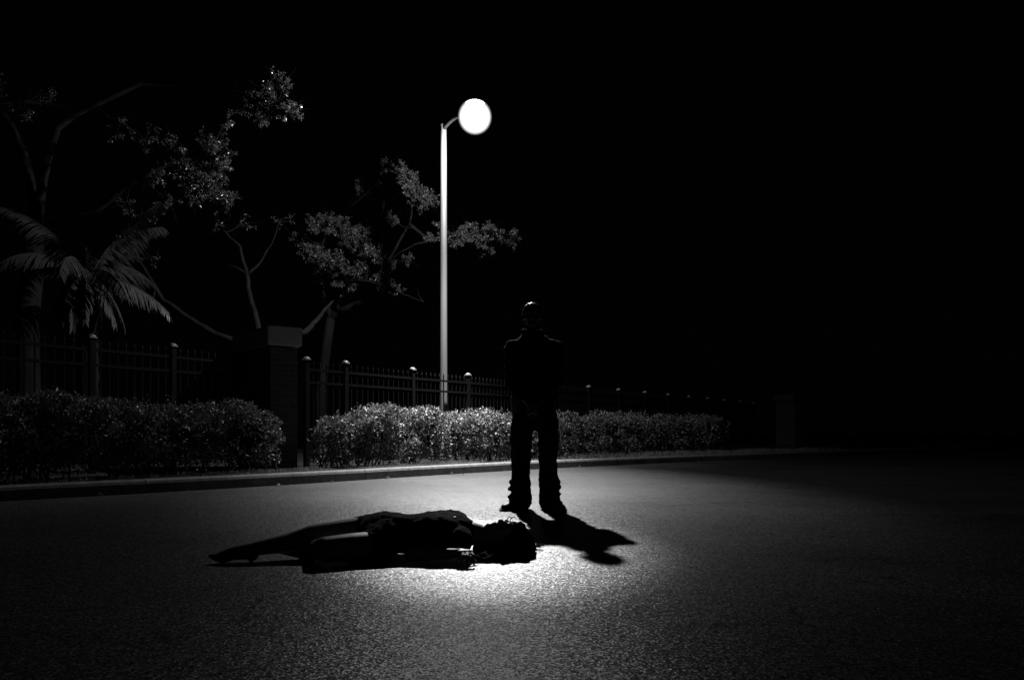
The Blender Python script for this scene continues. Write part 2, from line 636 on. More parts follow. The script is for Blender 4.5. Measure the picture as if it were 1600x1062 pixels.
# ------------------------------------------------------------------ hedges
def hedge(name, px0, px1, n, top, thick, count, label, cat, group, leafL=0.06, slope=0.0, seed=1, round_end=0.5):
    rng = random.Random(seed)
    random.seed(seed)
    ns = 12
    centers = []
    for k in range(ns + 1):
        px = px0 + (px1 - px0) * k / ns
        p, kk = along(px, n)
        centers.append((p, KN[kk]))
    mid = centers[ns // 2][0]
    root = empty(name, (mid.x, mid.y, TOP), label, cat, group)
    length = sum((centers[k + 1][0] - centers[k][0]).length for k in range(ns))
    fol = MB()
    H = top - TOP
    e0 = min(0.5, round_end / max(length, .1))
    made = 0
    while made < count:
        u = rng.random()
        f = u * ns
        k = min(int(f), ns - 1)
        c = centers[k][0].lerp(centers[k + 1][0], f - k)
        nn = centers[k][1]
        endf = min(u / e0, (1 - u) / e0, 1.0)
        endf = math.sqrt(max(0.0, 1 - (1 - endf) ** 2))
        th = rng.uniform(-0.95, math.pi + 0.95)
        # super-ellipse cross-section with most leaves in the outer shell
        sh = 1 - 0.42 * rng.random() ** 1.8
        ca, sa = math.cos(th), math.sin(th)
        ex = 0.62
        cx = math.copysign(abs(ca) ** ex, ca)
        cz = math.copysign(abs(sa) ** ex, sa)
        lump = 1 + 0.30 * noise.noise(V((c.x * 2.4, c.y * 2.4 + seed, cz * 1.7))) + 0.11 * noise.noise(V((c.x * 6 + cx * 2, c.y * 6, cz * 5 + seed)))
        hh = H * (0.70 + 0.30 * endf) * (1 + slope * (u - .5))
        z = 0.47 * hh + cz * 0.53 * hh * sh * lump if sa > 0 else 0.47 * hh * (1 - abs(cz) * rng.random() ** .5 * 1.0) * lump
        w = cx * thick / 2 * sh * lump * (0.5 + 0.5 * endf)
        # thinner and gappier towards the foot
        if z < 0.03:
            continue
        if z < 0.2 * H and rng.random() < 0.3:
            continue
        if noise.noise(V((c.x * 3.4, c.y * 3.4, z * 3.6 + w * 4 + seed))) < -0.17 and rng.random() < 0.88:
            continue
        p = V((c.x + nn.x * w - mid.x, c.y + nn.y * w - mid.y, z))
        outw = V((nn.x * cx, nn.y * cx, max(cz, 0.0) + 0.25)).normalized()
        for _ in range(2):
            d = (outw * 0.6 + rnd_dir()).normalized()
            up = (outw + rnd_dir() * 0.9).normalized()
            L = leafL * (0.5 + 1.0 * rng.random() ** 1.4)
            fol.leaf(p + rnd_dir() * 0.02, d, up, L, L * 0.5)
            made += 1
    # a few shoots that stick out of the clipped top
    for _ in range(int(length * 9)):
        u = rng.uniform(0.05, 0.95)
        f = u * ns
        k = min(int(f), ns - 1)
        c = centers[k][0].lerp(centers[k + 1][0], f - k)
        nn = centers[k][1]
        w = rng.uniform(-.3, .3) * thick
        b = V((c.x + nn.x * w - mid.x, c.y + nn.y * w - mid.y, H * 0.93 * (1 + slope * (u - .5))))
        hgt = rng.uniform(0.05, 0.14)
        for j in range(6):
            q = b + V((rng.uniform(-.02, .02), rng.uniform(-.02, .02), hgt * j / 5))
            d = (V((0, 0, .7)) + rnd_dir()).normalized()
            fol.leaf(q, d, rnd_dir(), leafL * .8, leafL * .38)
    fol.build('foliage', M['hedge'], root)
    st = MB()
    for _ in range(int(6 + length * 5)):
        u = rng.uniform(0.04, 0.96)
        f = u * ns
        k = min(int(f), ns - 1)
        c = centers[k][0].lerp(centers[k + 1][0], f - k)
        b = V((c.x - mid.x + rng.uniform(-.1, .1), c.y - mid.y + rng.uniform(-.1, .1), -0.03))
        pts_ = [b]
        for j in range(4):
            pts_.append(pts_[-1] + V((rng.uniform(-.09, .09), rng.uniform(-.09, .09), H * 0.2)))
        st.tube(pts_, [.014, .012, .01, .007, .004], 5)
    st.build('stem', M['bark'], root)
    return root


HG = 'clipped shrubs of the roadside hedge'
hedge('hedge', -190, 424, 0.78, 1.06, 0.95, 30000, 'long dim leafy hedge left of the brick pillar, running out of the picture', 'hedge', None, 0.05, -0.05, 3)
hedge('shrub', 496, 552, 0.85, 0.86, 0.6, 2200, 'small low ragged shrub just right of the near brick pillar', 'shrub', HG, 0.06, 0.25, 4, .5)
hedge('shrub', 541, 688, 0.80, 1.05, 0.8, 9000, 'wide lit shrub between the low ragged one and the lamp pole', 'shrub', HG, 0.06, 0, 5)
hedge('shrub', 695, 800, 0.85, 1.06, 0.85, 8000, 'brightest shrub, just right of the lamp pole and left of the standing man', 'shrub', HG, 0.06, 0, 6)
hedge('shrub', 797, 902, 1.0, 1.05, 0.85, 6500, 'shrub half hidden behind the standing man\'s legs', 'shrub', HG, 0.06, -0.1, 7, .5)
hedge('shrub', 907, 945, 1.15, 1.06, 0.8, 3200, 'narrow upright shrub right of the standing man, beside the brightest fence post', 'shrub', HG, 0.06, 0, 8, .4)
hedge('shrub', 948, 1018, 1.35, 1.10, 0.9, 4800, 'broad rounded dim shrub, second to the right of the standing man', 'shrub', HG, 0.065, 0, 9, .5)
hedge('shrub', 1021, 1066, 1.5, 1.08, 0.9, 3000, 'dim shrub second from the right end of the row', 'shrub', HG, 0.07, 0, 10, .5)
hedge('shrub', 1070, 1122, 1.6, 1.10, 0.9, 3000, 'darkest shrub at the far right end of the row', 'shrub', HG, 0.07, 0, 12, .5)


# ------------------------------------------------------------------ brick pillars
def pillar(loc, rz, w, w2, label, stone='cap_stone'):
    root = empty('brick_pillar', loc, label, 'pillar', 'brick pillars of the fence', rz)
    hgt = 1.885 - TOP
    bm = bmesh.new()
    bmesh.ops.create_cube(bm, size=1)
    bmesh.ops.scale(bm, vec=(w - .1, w2 - .1, hgt + 0.04), verts=bm.verts)
    bmesh.ops.translate(bm, vec=(0, 0, hgt / 2 - 0.02), verts=bm.verts)
    bmesh.ops.bevel(bm, geom=[e for e in bm.edges], offset=0.006, segments=2, affect='EDGES')
    me = bpy.data.meshes.new('shaft')
    bm.to_mesh(me)
    bm.free()
    link('shaft', me, M['brick'], root)
    bm = bmesh.new()
    bmesh.ops.create_cube(bm, size=1)
    bmesh.ops.scale(bm, vec=(w, w2, 0.27), verts=bm.verts)
    bmesh.ops.bevel(bm, geom=[e for e in bm.edges], offset=0.012, segments=3, affect='EDGES')
    top = max(v.co.z for v in bm.verts)
    ret = bmesh.ops.create_cone(bm, segments=4, radius1=w * 0.70, radius2=0.02, depth=0.03, cap_ends=True)
    bmesh.ops.rotate(bm, verts=ret['verts'], cent=(0, 0, 0), matrix=Matrix.Rotation(R(45), 3, 'Z'))
    bmesh.ops.scale(bm, verts=ret['verts'], vec=(1, w2 / w, 1))
    bmesh.ops.translate(bm, verts=ret['verts'], vec=(0, 0, top + 0.013))
    bmesh.ops.translate(bm, vec=(0, 0, hgt + 0.02 + 0.135), verts=bm.verts)
    me = bpy.data.meshes.new('cap')
    bm.to_mesh(me)
    bm.free()
    link('cap', me, M[stone], root)
    return root


ALPHA = R(37)
PC = V((-3.42, 10.30))
PW, PW2 = 0.50, 1.68
ctr = PC + V((math.cos(ALPHA), math.sin(ALPHA))) * PW / 2 + V((-math.sin(ALPHA), math.cos(ALPHA))) * PW2 / 2
pillar((ctr.x, ctr.y, TOP), ALPHA, PW, PW2, 'near brick pillar with a pale slab cap at the end of the left hedge')
pillar((11.0, 29.3, TOP), R(41), 0.62, 0.9, 'far brick pillar with a faint cap, almost lost in the dark beyond the shrubs', 'dim_stone')


# ------------------------------------------------------------------ iron fences
def fence(posts, top, label):
    a0 = posts[0]
    root = empty('iron_fence', (a0.x, a0.y, TOP), label, 'fence', 'iron fences')
    H = top - TOP
    for k, p in enumerate(posts):
        nb = posts[min(k + 1, len(posts) - 1)] - posts[max(k - 1, 0)]
        ang = math.atan2(nb.y, nb.x)
        rot = Matrix.Rotation(ang, 3, 'Z')
        b = V((p.x - a0.x, p.y - a0.y, 0))
        m_ = MB()
        m_.box(b + V((0, 0, (H - .05) / 2 - .03)), (0.07, 0.07, H - .05 + .06), rot)
        po = m_.build('post', M['iron'], root)
        c = MB()
        c.box(b + V((0, 0, H - .05 + .008)), (0.098, 0.098, 0.02), rot)
        dome = [(0.05 * math.cos(R(t)), 0.032 * math.sin(R(t))) for t in (0, 18, 36, 54, 72, 88)]
        c.lathe(dome, 16, b + V((0, 0, H - .032)))
        c.build('post_cap', M['iron_cap'], po)
        if k == len(posts) - 1:
            break
        q = posts[k + 1]
        d = q - p
        L = d.length
        ang = math.atan2(d.y, d.x)
        rot = Matrix.Rotation(ang, 3, 'Z')
        u = V((d.x / L, d.y / L, 0))
        pn = MB()
        for z in (0.16, H - 0.40, H - 0.20):
            pn.box(b + u * (L / 2) + V((0, 0, z)), (L - .075, 0.036, 0.036), rot)
        n = int(L / 0.112)
        for j in range(1, n):
            o_ = b + u * (L * j / n)
            zt = H - 0.13 + random.uniform(-.004, .004)
            pn.box(o_ + V((0, 0, (zt + .06) / 2)), (0.017, 0.017, zt - .06), rot)
            # spear finial
            i = len(pn.v)
            pn.lathe([(0.007, 0.0), (0.017, 0.012), (0.013, 0.03), (0.0015, 0.072)], 6, o_ + V((0, 0, zt)))
        pn.build('picket_panel', M['iron'], root)
    return root


random.seed(3)
p0, dv = V((-2.73, 12.07)), V((0.929, 1.26))
right_posts = [p0 - dv * 0.50] + [p0 + dv * k for k in range(14)]
fence(right_posts, 1.85, 'long black iron picket fence behind the shrubs, from the near brick pillar to the right')
l0, dl = V((-4.86, 10.55)), V((0.61, 0.97))
left_posts = [l0 + dl * k for k in (-5, -4, -3, -2, -1, 0)] + [l0 + dl * 0.9]
fence(left_posts, 1.95, 'black iron picket fence behind the long hedge, left of the near brick pillar')

# ------------------------------------------------------------------ street lamp
POLE = V((-1.33, 14.30))
LAMP = V((-0.655, 13.0, 6.24))
sl = empty('street_lamp', (POLE.x, POLE.y, TOP), 'tall pale street lamp, lit, standing behind the fence and shrubs', 'street lamp')
base = V((POLE.x, POLE.y, TOP))
mb = MB()
Ht = 6.62 - TOP
mb.tube([(0, 0, -.03), (0, 0, 1), (0, 0, 2.5), (0, 0, 4), (0, 0, 5.4), (0, 0, Ht)], [.074, .072, .069, .065, .061, .056], 28)
mb.build('pole', M['pole'], sl, True)
mb = MB()
mb.lathe([(.15, 0), (.15, .03), (.12, .05), (.11, .2), (.085, .26), (.079, .26)], 28)
mb.build('base_cover', M['lamp_metal'], sl, True)
lr = LAMP - base
arm_d = V((lr.x, lr.y, 0)).normalized()
mb = MB()
e = lr - arm_d * 0.26 + V((0, 0, .10))
s0 = V((0, 0, Ht - .06))
pts_ = []
for k in range(11):
    t = k / 10
    p = s0.lerp(e, t)
    p.z += 0.10 * math.sin(t * math.pi)
    pts_.append(p)
mb.tube(pts_, [.034 - .006 * k / 10 for k in range(11)], 14)
mb.build('arm', M['lamp_metal'], sl, True)
mb = MB()
mb.lathe([(.0605, Ht - .02), (.0605, Ht + .005), (.055, Ht + .03), (.02, Ht + .045), (.001, Ht + .047)], 24)
mb.build('pole_cap', M['lamp_metal'], sl, True)
GR = 0.30
mb = MB()                                               # shallow cap with a finial on top of the globe
mb.lathe([(.001, .345), (.022, .335), (.026, .31), (.06, .292), (.13, .268), (.175, .232), (.17, .226), (.12, .262), (.001, .285)], 40, lr)
mb.build('globe_cap', M['lamp_metal'], sl, True)
mb = MB()                                               # glass globe
mb.lathe([(GR * math.cos(R(t)), GR * math.sin(R(t))) for t in range(54, -91, -8)], 40, lr)
mb.build('lamp_globe', M['glow'], sl, True)
lamp = bpy.data.lights.new('lamp_bulb', 'POINT')
lamp.energy = 680
lamp.shadow_soft_size = 0.06
lo = bpy.data.objects.new('lamp_bulb', lamp)
col.objects.link(lo)
lo.parent = sl
lo.location = lr
beam = bpy.data.lights.new('added_road_spot', 'SPOT')     # added spot shaping the lamp's pool of light on the road
beam.energy = 16000
beam.shadow_soft_size = 0.10
beam.spot_size = R(99)
beam.spot_blend = 1.0
bo = bpy.data.objects.new('added_road_spot', beam)
col.objects.link(bo)
bo.parent = sl
bo.location = lr + V((0, 0, -.03))
bo.scale = (0.53, 1, 1)                                       # long narrow throw across the road
aim = V((-0.44, 11.7, 0)) - LAMP
bo.rotation_euler = aim.to_track_quat('-Z', 'Y').to_euler()
hot = bpy.data.lights.new('added_hot_spot', 'SPOT')            # added narrow spot that brightens a patch of the near road
hot.energy = 8000
hot.shadow_soft_size = 0.10
hot.spot_size = R(10.5)
hot.spot_blend = 1.0
ho = bpy.data.objects.new('added_hot_spot', hot)
col.objects.link(ho)
ho.parent = sl
ho.location = lr + V((0, 0, -.03))
ho.scale = (1.15, 1, 1)
ho.rotation_euler = (V((-0.08, 4.5, 0)) - LAMP).to_track_quat('-Z', 'Y').to_euler()
back = bpy.data.lights.new('added_garden_spot', 'SPOT')         # added back-facing spot: lights trees and hedge, not the near road
back.energy = 2700
back.shadow_soft_size = 0.06
back.spot_size = R(168)
back.spot_blend = 0.7
ko = bpy.data.objects.new('added_garden_spot', back)
col.objects.link(ko)
ko.parent = sl
ko.location = lr
ko.rotation_euler = V((-0.56, 0.52, -0.58)).to_track_quat('-Z', 'Y').to_euler()


# ------------------------------------------------------------------ trees
def bend(a, b, n, amp, rng, sag=0.0):
    out = []
    off = V((0, 0, 0))
    for k in range(n + 1):
        t = k / n
        if 0 < k < n:
            off += V((rng.uniform(-1, 1), rng.uniform(-1, 1), rng.uniform(-1, 1))) * amp
        w = math.sin(t * math.pi)
        out.append(a.lerp(b, t) + off * w + V((0, 0, -sag * w)))
    return out


def clump(fol, twig, c, r, n, rng, leafL, origin, hang=0.0):
    """a loose spray of leaves on twigs, growing from origin towards c"""
    ax = (c - origin)
    if ax.length < 0.01:
        ax = V((0, 0, 1))
    ax.normalize()
    nt_ = max(4, int(n / 26))
    for _ in range(3):                                    # bare twigs that stick out
        tip = c + rnd_dir() * r * rng.uniform(1.0, 1.5)
        twig.tube(bend(c - ax * r * .4, tip, 4, r * .09, rng), [.007, .006, .004, .003, .0015], 4, False)
    for _ in range(nt_):
        d = rnd_dir()
        d = V((d.x, d.y, d.z * 0.75))
        tip = c + d * r * (0.45 + 0.6 * rng.random())
        st = c - ax * r * 0.5 + rnd_dir() * r * 0.15
        pp = bend(st, tip, 5, r * 0.05, rng, hang * r * .3)
        twig.tube(pp, [.011, .009, .007, .005, .004, .002], 4, False)
        m_ = n // nt_
        for _ in range(m_):
            t = 0.35 + 0.65 * math.sqrt(rng.random())
            f = t * 5
            k = min(int(f), 4)
            q = pp[k].lerp(pp[k + 1], f - k) + rnd_dir() * r * 0.10
            dd = (rnd_dir() + (tip - st).normalized() * .5 + V((0, 0, -hang))).normalized()
            L = leafL * rng.uniform(.6, 1.25)
            fol.leaf(q, dd, (rnd_dir() + V((0, 0, .6))).normalized(), L, L * .42)


def tree(name, base, trunk, limbs, clumps, mat, leafL, label, seed, hang=0.2, cat='tree'):
    """trunk: [(point, radius)...]; limbs: list of the same; clumps: (centre, radius, leaves, limb index or -1)"""
    rng = random.Random(seed)
    random.seed(seed)
    root = empty(name, base, label, cat)
    B = V(base)
    tr = MB()
    P = [p - B for p, r in trunk]
    tr.tube(P, [r for p, r in trunk], 12)
    ends = [P[-1]]
    lim = []
    for lb in limbs:
        pts_, rr = [], []
        for (a, ra), (b, rb) in zip(lb[:-1], lb[1:]):
            seg_ = bend(a - B, b - B, 4, (b - a).length * 0.035, rng)
            for k in range(4):
                pts_.append(seg_[k])
                rr.append(ra + (rb - ra) * k / 4)
        pts_.append(lb[-1][0] - B)
        rr.append(lb[-1][1])
        tr.tube(pts_, rr, 8)
        lim.append(pts_)
    fol, tw = MB(), tr
    for c, r, n, li in clumps:
        c = c - B
        src = min((q for l in (lim if li < 0 else [lim[li]]) for q in l[1:]), key=lambda q: (q - c).length + max(0, q.z - c.z) * .8)
        if (src - c).length > r * .4:
            pp = bend(src, c, 4, (c - src).length * .05, rng)
            tw.tube(pp, [.014, .012, .010, .008, .006], 5)
        clump(fol, tw, c, r, n, rng, leafL, src, hang)
    t_ = tr.build('trunk', M['bark'], root, True)
    fol.build('crown', M[mat], root)
    return root


# big glossy-leaved tree on the left, trunk seen through the left fence
b = at(38, 600, 13.6); b.z = TOP
T = [(b + V((0, 0, -.05)), .27), (b + V((.05, 0, 1.2)), .22), (b + V((-.02, .1, 2.6)), .20), (b + V((.15, .1, 4.2)), .18)]
f0 = T[-1][0]
L1 = [(f0, .10), (at(150, 330, 13.6), .06), (at(250, 262, 13.6), .035), (at(330, 235, 13.4), .018)]
L2 = [(f0, .10), (at(90, 200, 14.2), .065), (at(220, 130, 14.2), .045), (at(350, 140, 13.8), .03), (at(430, 160, 13.5), .012)]
L3 = [(f0, .10), (at(20, 200, 14.5), .07), (at(-60, 60, 15), .045), (at(-160, 0, 15), .02)]
C = []
rg = random.Random(5)
for px, y, Y, r, n in ((318, 288, 12.9, .40, 900), (352, 312, 12.7, .28, 600), (290, 262, 13.2, .38, 560), (345, 268, 13.0, .30, 480), (332, 222, 13.3, .32, 420),
                       (345, 240, 13.2, .28, 300), (300, 305, 13.1, .26, 300), (270, 225, 13.6, .40, 260), (225, 215, 13.9, .38, 170), (245, 275, 13.8, .40, 170),
                       (268, 318, 13.5, .30, 160), (205, 320, 14.2, .34, 90), (232, 345, 13.9, .3, 90), (195, 205, 14.2, .4, 110), (60, 160, 15, .6, 150), (-30, 120, 15.5, .7, 160),
                       (425, 145, 13.3, .38, 380), (452, 180, 13.2, .30, 300), (410, 180, 13.3, .34, 300), (440, 122, 13.4, .28, 200), (385, 172, 13.6, .34, 220),
                       (400, 150, 13.5, .3, 200), (462, 165, 13.3, .22, 130), (350, 190, 13.9, .3, 110)):
    C.append((at(px, y, Y), r, int(n * 1.35), -1))
tree('broadleaf_tree', b, T, [L1, L2, L3], C, 'gloss_leaf', 0.052, 'big tree at far left, only scattered glossy leaves caught by the lamp, overhanging the palm', 21)

# open-crowned tree in the middle, behind the fence
b = at(505, 690, 19.0); b.z = TOP
fk = at(517, 497, 19.0)
T = [(b + V((0, 0, -.05)), .19), (at(500, 620, 19), .14), (at(510, 545, 19), .12), (fk, .11)]
La = [(fk, .09), (at(540, 482, 18.8), .075), (at(575, 472, 18.6), .07), (at(596, 455, 18.3), .055), (at(600, 420, 18.4), .035), (at(640, 350, 18.2), .024), (at(648, 290, 17.8), .012)]
Lb = [(fk, .085), (at(502, 440, 18.9), .05), (at(498, 395, 18.7), .035), (at(520, 350, 18.5), .018)]
Lc = [(fk, .07), (at(540, 455, 18.8), .045), (at(562, 420, 18.5), .03), (at(590, 400, 18.1), .018)]
Ld = [(at(535, 440, 18.2), .03), (at(560, 438, 17.6), .026), (at(605, 449, 17.2), .021), (at(640, 463, 17), .014), (at(662, 472, 16.9), .006)]
Le = [(at(640, 350, 18), .04), (at(670, 375, 18), .035), (at(700, 365, 17.8), .03), (at(750, 360, 18), .02), (at(815, 370, 18.4), .008)]
Lf = [(at(598, 440, 18.2), .04), (at(590, 360, 18.4), .035), (at(600, 315, 18.2), .025), (at(575, 300, 18.2), .015), (at(545, 325, 18.4), .006)]
Lg = [(at(600, 420, 18.2), .03), (at(625, 395, 17.6), .022), (at(655, 380, 17.2), .018), (at(668, 378, 17.2), .01)]
Lh = [(at(662, 472, 16.9), .008), (at(655, 462, 16.9), .005), (at(652, 452, 17), .003)]
C = []
for px, y, Y, r, n in ((500, 348, 18.2, .42, 420), (530, 352, 18.4, .45, 420), (488, 395, 17.9, .40, 420), (520, 405, 17.8, .45, 480), (548, 372, 18.2, .45, 420),
                       (570, 365, 18.3, .36, 300), (582, 395, 17.6, .40, 420), (600, 412, 17.5, .34, 330), (560, 420, 18, .45, 360), (595, 438, 17.6, .34, 260),
                       (618, 452, 17.7, .24, 110), (540, 448, 18.3, .36, 220), (505, 425, 18.4, .42, 240), (470, 370, 18.8, .36, 160),
                       (636, 275, 17.5, .34, 300), (650, 298, 17.4, .36, 360), (622, 262, 17.7, .3, 170), (672, 312, 17.8, .32, 260), (655, 318, 17.8, .3, 160),
                       (600, 258, 18.4, .30, 100), (605, 335, 17.8, .22, 150), (612, 345, 17.6, .2, 150),
                       (690, 352, 18, .30, 130), (715, 372, 17.6, .34, 260), (735, 358, 17.6, .34, 280), (745, 378, 17.7, .3, 180), (770, 360, 18.2, .4, 190), (800, 372, 18.8, .4, 150),
                       (672, 372, 17.6, .24, 100), (760, 395, 18.8, .36, 100), (640, 405, 18.6, .3, 80), (560, 300, 18.8, .4, 60), (585, 285, 18.6, .35, 60)):
    C.append((at(px, y, Y), r * .92, int(n * 2.5), -1))
tree('open_crowned_tree', b, T, [La, Lb, Lc, Ld, Le, Lf, Lg, Lh], C, 'leaf', 0.056, 'crooked open-crowned tree behind the fence, leaf clumps lit beside the lamp pole', 33)

# forked small tree behind the near pillar
b = at(408, 700, 14.6); b.z = TOP
fk = at(405, 548, 14.6)
T = [(b + V((0, 0, -.05)), .15), (at(402, 620, 14.6), .12), (fk, .11)]
La = [(fk, .075), (at(335, 522, 14.6), .065), (at(300, 500, 14.6), .055), (at(255, 470, 14.7), .045), (at(215, 405, 14.9), .03), (at(200, 350, 15), .015)]
Lb = [(fk, .07), (at(478, 518, 14.8), .06), (at(495, 500, 15.2), .045), (at(520, 470, 15.8), .02)]
Lc = [(fk, .07), (at(392, 470, 15.6), .055), (at(386, 430, 15.8), .045), (at(375, 385, 16), .03), (at(345, 355, 16), .012)]
Ld = [(at(387, 430, 15.8), .03), (at(410, 405, 16), .02), (at(435, 350, 16.4), .008)]
Le = [(at(386, 428, 15.8), .025), (at(360, 415, 15.8), .015), (at(350, 412, 15.9), .006)]
C = [(at(px, y, Y), r, n, -1) for px, y, Y, r, n in ((215, 360, 15, .4, 60), (340, 350, 16.2, .35, 50), (440, 340, 16.6, .4, 60), (380, 350, 16.4, .35, 45), (240, 400, 15.2, .3, 35))]
tree('sparse_tree', b, T, [La, Lb, Lc, Ld, Le], C, 'leaf', 0.07, 'thin nearly bare tree forking behind the near brick pillar', 41)

# young stem with a creeper between hedge and left fence trunk
# ------------------------------------------------------------------ palm
random.seed(17)
rng = random.Random(17)
pb = at(134, 600, 12.6); pb.z = TOP
palm = empty('palm_tree', pb, 'short palm with drooping fronds behind the left fence, left of the pillar', 'palm')
crown = V((0, 0, at(134, 428, 12.6).z - TOP))
mb = MB()
pts_, rr = [], []
for k in range(25):
    t = k / 24
    pts_.append(V((0.05 * math.sin(t * 2), 0, -0.04 + t * (crown.z + .04))))
    rr.append(.17 + (.022 if k % 2 else 0) - .03 * t)
mb.tube(pts_, rr, 14)
mb.build('trunk', M['bark'], palm, True)


def frond(az, elev, L, droop, mat, name, wid=0.55, hang=0.75, nl=46):
    f = MB()
    d = V((math.cos(az), math.sin(az), 0))
    pts_ = []
    p = crown.copy() + d * 0.1
    e = elev
    n = 16
    for k in range(n + 1):
        pts_.append(p.copy())
        p = p + (d * math.cos(e) + V((0, 0, math.sin(e)))) * (L / n)
        e -= droop / n
    f.tube(pts_, [.016 - .012 * k / n for k in range(n + 1)], 5)
    side = V((-d.y, d.x, 0))
    for k in range(nl):
        t = 0.14 + 0.86 * k / nl
        ff = t * n
        i = min(int(ff), n - 1)
        q = pts_[i].lerp(pts_[i + 1], ff - i)
        ax = (pts_[i + 1] - pts_[i]).normalized()
        l = wid * math.sin(min(1, t * 1.15 + .12) * math.pi * .92) ** .6 * rng.uniform(.85, 1.1)
        for s_ in (-1, 1):
            dd = (side * s_ * .6 + ax * .55 + V((0, 0, -hang)) + rnd_dir() * .1).normalized()
            q2 = q + dd * l * .5
            d2 = (dd + V((0, 0, -.35))).normalized()
            w = ax.cross(dd).cross(dd).normalized() * .016
            i0 = len(f.v)
            f.v += [q - w * .5, q + w * .5, q2 + w, q2 - w, q2 + d2 * l * .5]
            f.f += [(i0, i0 + 1, i0 + 2, i0 + 3), (i0 + 3, i0 + 2, i0 + 4)]
    return f.build(name, M[mat], palm)


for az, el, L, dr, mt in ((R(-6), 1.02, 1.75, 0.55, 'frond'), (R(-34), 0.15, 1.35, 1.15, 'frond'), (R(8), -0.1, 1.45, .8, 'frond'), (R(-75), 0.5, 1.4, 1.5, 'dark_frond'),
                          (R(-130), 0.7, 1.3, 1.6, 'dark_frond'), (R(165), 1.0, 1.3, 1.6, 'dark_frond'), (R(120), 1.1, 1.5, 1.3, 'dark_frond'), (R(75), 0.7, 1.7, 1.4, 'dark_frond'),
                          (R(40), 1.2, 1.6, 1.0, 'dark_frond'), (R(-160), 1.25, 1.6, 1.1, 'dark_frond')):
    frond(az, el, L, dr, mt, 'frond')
for az in (R(-60), R(-15), R(-120), R(100), R(180), R(40), R(-95), R(140)):
    frond(az, -0.75, 1.05, 0.65, 'dry_frond', 'dry_frond', .34, .9, 40)


# ------------------------------------------------------------------ a few dry leaves blown against the kerb
random.seed(31)
M['dry_leaf'] = make_leaf('dry_leaf', 0.10, 0.22, 0.7, 0.2)
first = None
for px, n_ in ((433, -.10), (440, -.22), (300, -.08), (160, -.12), (520, -.07), (610, -.15), (705, -.06), (722, -.3), (900, -.09), (984, -.12), (1010, -.3), (1090, -.1)):
    p, kk = along(px, n_)
    if first is None:
        mb = MB()
        for sgn in (-1, 1):
            mb.leaf(V((0, 0, .006)), V((1, sgn * .02, .18)).normalized(), V((0, .3 * sgn, 1)), .07, .042, .5)
        first = o = mb.build('fallen_leaf', M['dry_leaf'])
    else:
        o = first.copy()
        col.objects.link(o)
    o.location = (p.x, p.y, .0)
    o.rotation_euler = (random.uniform(-.15, .15), random.uniform(-.1, .1), random.uniform(0, 6.28))
    f_ = random.uniform(.6, 1.2)
    o.scale = (f_, f_, f_)
    tag(o, 'small dry leaf lying on the road against the kerb', 'leaf', 'dry leaves along the kerb')


# ------------------------------------------------------------------ people
def hand(bl, wrist, palm_c, knuck_c, across, curl_dir, tips, thumb, r=0.0088):
    """palm plus four separate fingers and a thumb; tips: four fingertip points"""
    bl.cap(wrist, .024, palm_c, .021)
    for k, o_ in enumerate((-0.031, -0.0105, 0.0105, 0.031)):
        kn = V(knuck_c) + V(across) * o_
        bl.cap(palm_c, .017, kn, .0125)
        if k:
            bl.cap(last, .0115, kn, .0115)
            bl.cap(V(palm_c).lerp(last, .6), .0125, V(palm_c).lerp(kn, .6), .0125)
        last = kn
        tip = V(tips[k])
        mid = kn.lerp(tip, .5) + V(curl_dir) * 0.018
        bl.chain([(kn, r * 1.12), (mid, r), (tip, r * .85)])
    tb = V(palm_c).lerp(V(wrist), .4)
    mid = tb.lerp(V(thumb), .55) + V(across) * .012
    bl.chain([(tb, .016), (mid, .0115), (thumb, .010)])


# --- standing man, facing the camera, feet apart, hands folded low in front
man = empty('person', (0.20, 6.45, 0), 'standing person in dark jacket and baggy trousers, hands folded in front', 'person')
bl = Blob()
hx = -0.026
hc = V((hx, -0.035, 1.690))
bl.ell(hc + V((0, .012, .015)), (.076, .094, .092))               # skull
bl.ell(hc + V((0, -.035, -.04)), (.058, .055, .062))              # face
bl.ell(hc + V((0, -.055, -.085)), (.036, .034, .030))             # chin
bl.ell(hc + V((0, -.080, .018)), (.052, .016, .012))              # brow
bl.cap(hc + V((0, -.088, .0)), .010, hc + V((0, -.104, -.032)), .015)   # nose
bl.ell(hc + V((-.012, -.094, -.036)), .010)
bl.ell(hc + V((.012, -.094, -.036)), .010)
bl.ell(hc + V((0, -.086, -.060)), (.024, .010, .006))             # lips
bl.ell(hc + V((0, -.084, -.070)), (.020, .010, .006))
for s_ in (-1, 1):
    bl.ell(hc + V((s_ * .031, -.083, -.002)), (.014, .009, .009))   # eyes in their sockets
    bl.ell(hc + V((s_ * .040, -.072, -.030)), (.022, .016, .018))   # cheeks
    bl.ell(hc + V((s_ * .080, .008, -.012)), (.010, .020, .032))    # ears
bl.cap((hx, .0, 1.62), .054, (hx * .5, .02, 1.46), .062)
bl.cap((-.15, .02, 1.41), .055, (.13, .02, 1.41), .055)
bl.chain([((-.012, .01, 1.36), .110), ((-.01, .01, 1.18), .108), ((-.01, .0, 1.0), .115)], (1.15, .74, 1))
for s_, sh, el, wr in ((-1, V((-.195, .02, 1.415)), V((-.225, .03, 1.12)), V((-.085, -.19, .945))), (1, V((.175, .02, 1.415)), V((.200, .03, 1.12)), V((.045, -.20, .945)))):
    bl.chain([(sh, .045), (el, .036), (wr, .027)])
for x in (-.105, .105):
    k_ = -.012 if x < 0 else .012
    bl.chain([((x - .01, 0, .95), .10), ((x + k_ * .3, -.01, .52), .06), ((x + k_, .02, .10), .042)])
